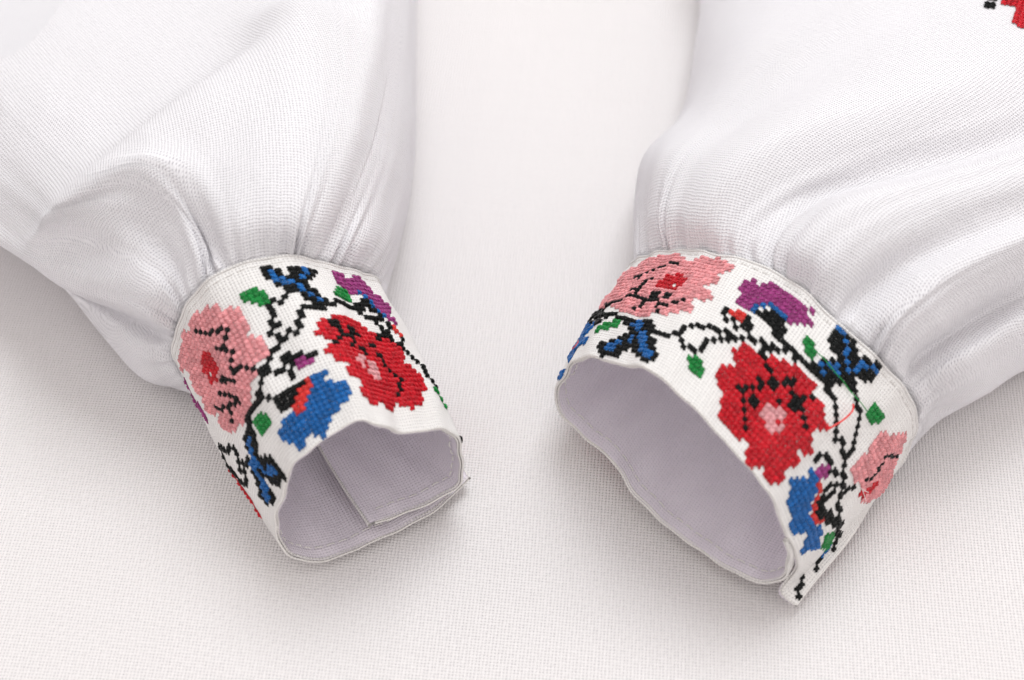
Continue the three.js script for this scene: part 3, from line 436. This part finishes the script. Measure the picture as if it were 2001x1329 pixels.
// ---------- a sleeve: gathered cloth, cuff band, lining, edges, embroidery ----------
function buildSleeve({ name, label, rim, seam, folds, motifs, flip, first, last, motifLabels }) {
  const root = new THREE.Group(); root.name = name; scene.add(root);
  root.userData = { label, category: 'sleeve', group: 'sleeves of the embroidered blouse' };
  const band = makeBand(rim.map(vec), seam.map(vec), flip), THICK = 0.0009;
  // band outside and lining inside
  const NS = Math.round(band.length / 0.0007), NT = 60, outer = [], inner = [];
  for (let j = 0; j <= NT; j++) {
    const t = j / NT, a = [], b = [];
    for (let i = 0; i <= NS; i++) { const s = i / NS * band.length; a.push(band.at(s, t)); b.push(band.at(s, t, -THICK - 0.0003 * (noise2(s * 90, t * 4 + 3) - 0.2))); }
    outer.push(a); inner.push(b);
  }
  const uvBand = (i, j) => [i / NS * band.length, j / NT * band.H];
  addMesh('cuff_band', gridGeometry(outer, uvBand), M.band, root);
  addMesh('cuff_lining', gridGeometry(inner, uvBand), M.lining, root);
  // rolled edges: one of the outer layer, one of the lining, a groove between them; and the free ends
  const lip = (t, off, r) => { const p = []; for (let i = 0; i <= NS; i += 3) { const s = i / NS * band.length; p.push(band.at(s, t + 0.004 * (noise2(s * 400, 2) - 0.5), off)); } return tube(p, r, 8); };
  addMesh('cuff_edge', lip(0.005, -0.00018, 0.00029), M.edge, root);
  addMesh('lining_edge', lip(0.009, -THICK + 0.0001, 0.00026), M.edge, root);
  for (const s of [0, band.length]) {
    const p = []; for (let j = 0; j <= 20; j++) p.push(band.at(s, j / 20, -THICK / 2));
    addMesh('cuff_end', tube(p, THICK * 0.55, 8), M.edge, root);
  }
  // the piped seam where the gathers meet the band
  { const p = []; for (let i = 0; i <= NS; i += 4) p.push(band.at(i / NS * band.length, 0.992, 0.0001)); addMesh('cuff_seam', tube(p, 0.0003, 8), M.band, root); }
  // gathered cloth
  const cols = folds.map(([k, ...pts]) => {
    const s = band.station(k), a = band.base(s, 1.0), inward = band.frame(s, 0.98).n;
    return [a.clone().addScaledVector(inward, -0.0006), ...pts.map(vec)];
  });
  const rows = 150, per = 16, grid = makeSleeve(cols, rows, per), n = grid[0].length - 1;
  const disp = [];
  for (let j = 0; j <= rows; j++) {
    disp.push([]);
    for (let i = 0; i <= n; i++) {
      const k = i % n, p = grid[j][i], e = grid[j][(k + 1) % n].clone().sub(grid[j][(k + n - 1) % n]);
      const d = grid[Math.min(j + 1, rows)][i].clone().sub(grid[Math.max(j - 1, 0)][i]);
      const nn = e.cross(d).normalize().multiplyScalar(flip), far = grid[0][i].distanceTo(p), u = k / per;
      const ph = u * 4.6 + 3.4 * noise2(u * 1.3, 5) + 0.5 * noise2(u * 3, far * 60), deep = 0.35 + 1.1 * noise2(u * 0.9 + 20, 8);
      const wig = (Math.sqrt(Math.sin(ph) ** 2 + 0.06) * 1.7 - 1.1) * deep + 0.35 * Math.sin(u * 15 + 5 * noise2(u * 2.3, 11)) * Math.exp(-far / 0.004);
      const pucker = 0.0015 * wig * Math.exp(-far / (0.006 + 0.007 * noise2(u * 0.8, 2))) * (1 - Math.exp(-far / 0.0012));
      const drape = 0.0010 * (noise2(u * 1.6 + 3, far * 45 + (u > 15 ? 7 : 0)) - 0.5) * Math.min(1, far / 0.02) * Math.sin(Math.PI * k / n);
      const crease = 0.0005 * (0.5 - Math.abs(noise2(p.x * 75 + p.y * 40 + 9, p.z * 75 - p.y * 30) - 0.5) * 2) * noise2(p.x * 22 + 4, p.z * 22);
      disp[j].push(nn.multiplyScalar(pucker + drape + crease));
    }
  }
  for (let j = 0; j <= rows; j++) for (let i = 0; i <= n; i++) { grid[j][i].add(disp[j][i]); grid[j][i].y = Math.max(grid[j][i].y, 0.0006); }
  const mid = Math.round(n * 0.6), uvs = grid.map((line, j) => {
    const u = new Array(n + 1).fill(0);
    for (let i = mid + 1; i <= n; i++) u[i] = u[i - 1] + line[i].distanceTo(line[i - 1]);
    for (let i = mid - 1; i >= 0; i--) u[i] = u[i + 1] - line[i].distanceTo(line[i + 1]);
    return u;
  });
  const vs = []; for (let j = 0; j <= rows; j++) vs.push(j ? vs[j - 1].map((v, i) => v + grid[j][i].distanceTo(grid[j - 1][i])) : new Array(n + 1).fill(0));
  addMesh('sleeve_cloth', gridGeometry(grid, (i, j) => [uvs[j][i], vs[j][i]]), M.sleeve, root);
  // embroidery
  const place = (s, v) => band.at(s, v / band.H), frameAt = (s, v) => band.frame(s, v / band.H), made = {};
  const parts = stitchCells(motifs, Math.floor(band.H / STITCH));
  for (const pass of [0, 1]) for (const [key, p] of parts) {
    if (!!p.parent !== !!pass) continue;
    made[key] = addMesh(p.name, stitchGeometry(p.cells, STITCH, place, frameAt), THREAD[p.colour], pass ? made[p.parent] || root : root);
  }
  return { root, band, grid, place, frameAt };
}
// the pattern runs on round the underside of each cuff
function further(motifs, keys, s, t, tag) {
  const main = motifs.find(m => m[1] === keys[0])[5], c = [0, 1].map(k => (Math.min(...main.map(p => p[k])) + Math.max(...main.map(p => p[k]))) / 2);
  return motifs.filter(m => keys.includes(m[1])).map(m => [m[0], m[1] + tag, m[2] && m[2] + tag, m[3], m[4], m[5].map(p => [p[0] - c[0] + s, p[1] - c[1] + t])]);
}
const tuckedMotifs = [...TUCKED_MOTIFS, ...further(TUCKED_MOTIFS, ['ra', 'ras', 'rac'], 15, 16.5, '_below'), ...further(TUCKED_MOTIFS, ['ra', 'ras', 'rac'], 129, 16.5, '_tab')];
const flaredMotifs = [...FLARED_MOTIFS.filter(m => !m[1].startsWith('sc')), ['sprig', 'tip', '', 'black', 'L', [[0.5, 1.5], [1.5, 2.5], [1.5, 4.5], [2.5, 4.5]]], ['sprig', 'tip', '', 'black', 'L', [[1.5, 7.5], [2.5, 8.5], [2.5, 10.5], [4.5, 10.5], [3.5, 8.5]]], ['sprig_core', 'tip_core', 'tip', 'blue', 'D', [[3.5, 9.5]]],
  ...further(FLARED_MOTIFS, ['ra', 'ras', 'rac'], 118, 14, '_below'), ...further(FLARED_MOTIFS, ['pa', 'pac', 'pas'], 146, 15, '_below'), ...further(FLARED_MOTIFS, ['bb', 'bbk', 'bbe'], 98, 11.5, '_below')];
const tucked = buildSleeve({ name: 'sleeve', label: 'white gathered sleeve, its embroidered cuff with one end tucked flat inside the opening', rim: TUCKED_RIM, seam: TUCKED_SEAM, folds: TUCKED_FOLDS, motifs: tuckedMotifs, flip: 1 });
const flared = buildSleeve({ name: 'sleeve_001', label: 'white gathered sleeve with loose red and green threads across its embroidered cuff', rim: FLARED_RIM, seam: FLARED_SEAM, folds: FLARED_FOLDS, motifs: flaredMotifs, flip: -1 });

// ---------- loose threads and lint ----------
const onBand = (b, pts, lift) => pts.map(([i, j], k) => b.band.at(i * STITCH, j * STITCH / b.band.H, lift[Math.min(k, lift.length - 1)] / 1000));
addMesh('loose_red_thread', tube(onBand(flared, RED_TAIL, [0.3, 1.0, 1.6, 1.9, 1.2]), 0.00022, 8), THREAD.tail, flared.root);
addMesh('loose_green_thread', tube(onBand(flared, GREEN_FLOAT, [0.3, 1.0, 1.15, 0.6, 0.6, 1.1, 0.4]), 0.00011, 6), THREAD.strand, flared.root);
for (let k = 0; k < 2; k++) {
  const [i, j] = WHITE_ENDS[k], a = flared.band.at(i * STITCH, j * STITCH / flared.band.H, 0.0002), f = flared.band.frame(i * STITCH, j * STITCH / flared.band.H), pts = [a];
  for (let q = 1; q <= 3; q++) pts.push(a.clone().addScaledVector(f.du, (-0.0008 + 0.0003 * k) * q).addScaledVector(f.dv, -0.0005 * q * (k % 2 ? 1 : -0.6)).addScaledVector(f.n, 0.0006 * q));
  addMesh('frayed_end', tube(pts, 0.00006, 5), M.lint, flared.root);
}
for (const b of [tucked, flared]) {
  const hairs = [], dashes = [];
  for (let k = 0; k < 170; k++) {
    const s = rnd() * b.band.length, f = b.band.frame(s, 0.02), a = b.band.at(s, 0.004 + 0.02 * rnd(), -0.0007 * rnd()), d = f.dv.clone().multiplyScalar(-1).addScaledVector(f.du, (rnd() - 0.5) * 3).addScaledVector(f.n, (rnd() - 0.5) * 1.6).normalize(), l = 0.0006 + 0.0012 * rnd(), c = f.n.clone().multiplyScalar((rnd() - 0.5) * l);
    hairs.push(tube([a, a.clone().addScaledVector(d, l * 0.5).addScaledVector(c, 0.5), a.clone().addScaledVector(d, l).addScaledVector(c, -0.4)], 0.00002, 3));
  }
  const lint = addMesh('lint', mergeGeometries(hairs), M.lint, b.root); lint.userData.kind = 'stuff';
  for (let s = 0.002; s < b.band.length - 0.003; s += 0.0029) dashes.push(tube([0, 0.5, 1].map(q => b.band.at(s + 0.0019 * q, 0.068, -0.00155 - 0.00022 * Math.sin(q * Math.PI))), 0.00017, 5));
  for (let s = 0.001; s < b.band.length - 0.003; s += 0.0027) dashes.push(tube([0, 0.5, 1].map(q => b.band.at(s + 0.0018 * q, 0.955, -0.00002 + 0.0001 * Math.sin(q * Math.PI))), 0.00012, 5));
  const line = addMesh('topstitching', mergeGeometries(dashes), M.edge, b.root); line.userData.kind = 'stuff';
}
// ---------- the flower higher up on the flared sleeve ----------
{
  const A = vec(CORNER_ANCHOR), near = [], R = 0.03, co = Math.cos(0.35), si = Math.sin(0.35);
  for (const line of flared.grid) for (const p of line) if (p.y > 0.03 && Math.hypot(p.x - A.x, p.z - A.z) < R) near.push(p);
  const height = (x, z) => { let w = 0, h = 0; for (const p of near) { const k = Math.exp(-((p.x - x) ** 2 + (p.z - z) ** 2) / 0.0000045); w += k; h += k * p.y; } return h / w; };
  const place = (s, v) => { const x = A.x + s * co - v * si, z = A.z + s * si + v * co; return new THREE.Vector3(x, height(x, z) + 0.0002, z); };
  const frameAt = (s, v) => { const e = 0.001, c = place(s, v), du = place(s + e, v).sub(c).normalize(), dv = place(s, v + e).sub(c).normalize(); return { du, dv, n: dv.clone().cross(du).normalize() }; };
  for (const [, p] of stitchCells(CORNER_MOTIFS.map(m => [...m.slice(0, 5), m[5].map(q => [q[0], q[1] + 40])]), 80)) addMesh(p.name, stitchGeometry(p.cells.map(c => [c[0], c[1] - 40]), STITCH, place, frameAt), THREAD[p.colour], flared.root);
}
renderer.render(scene, camera);
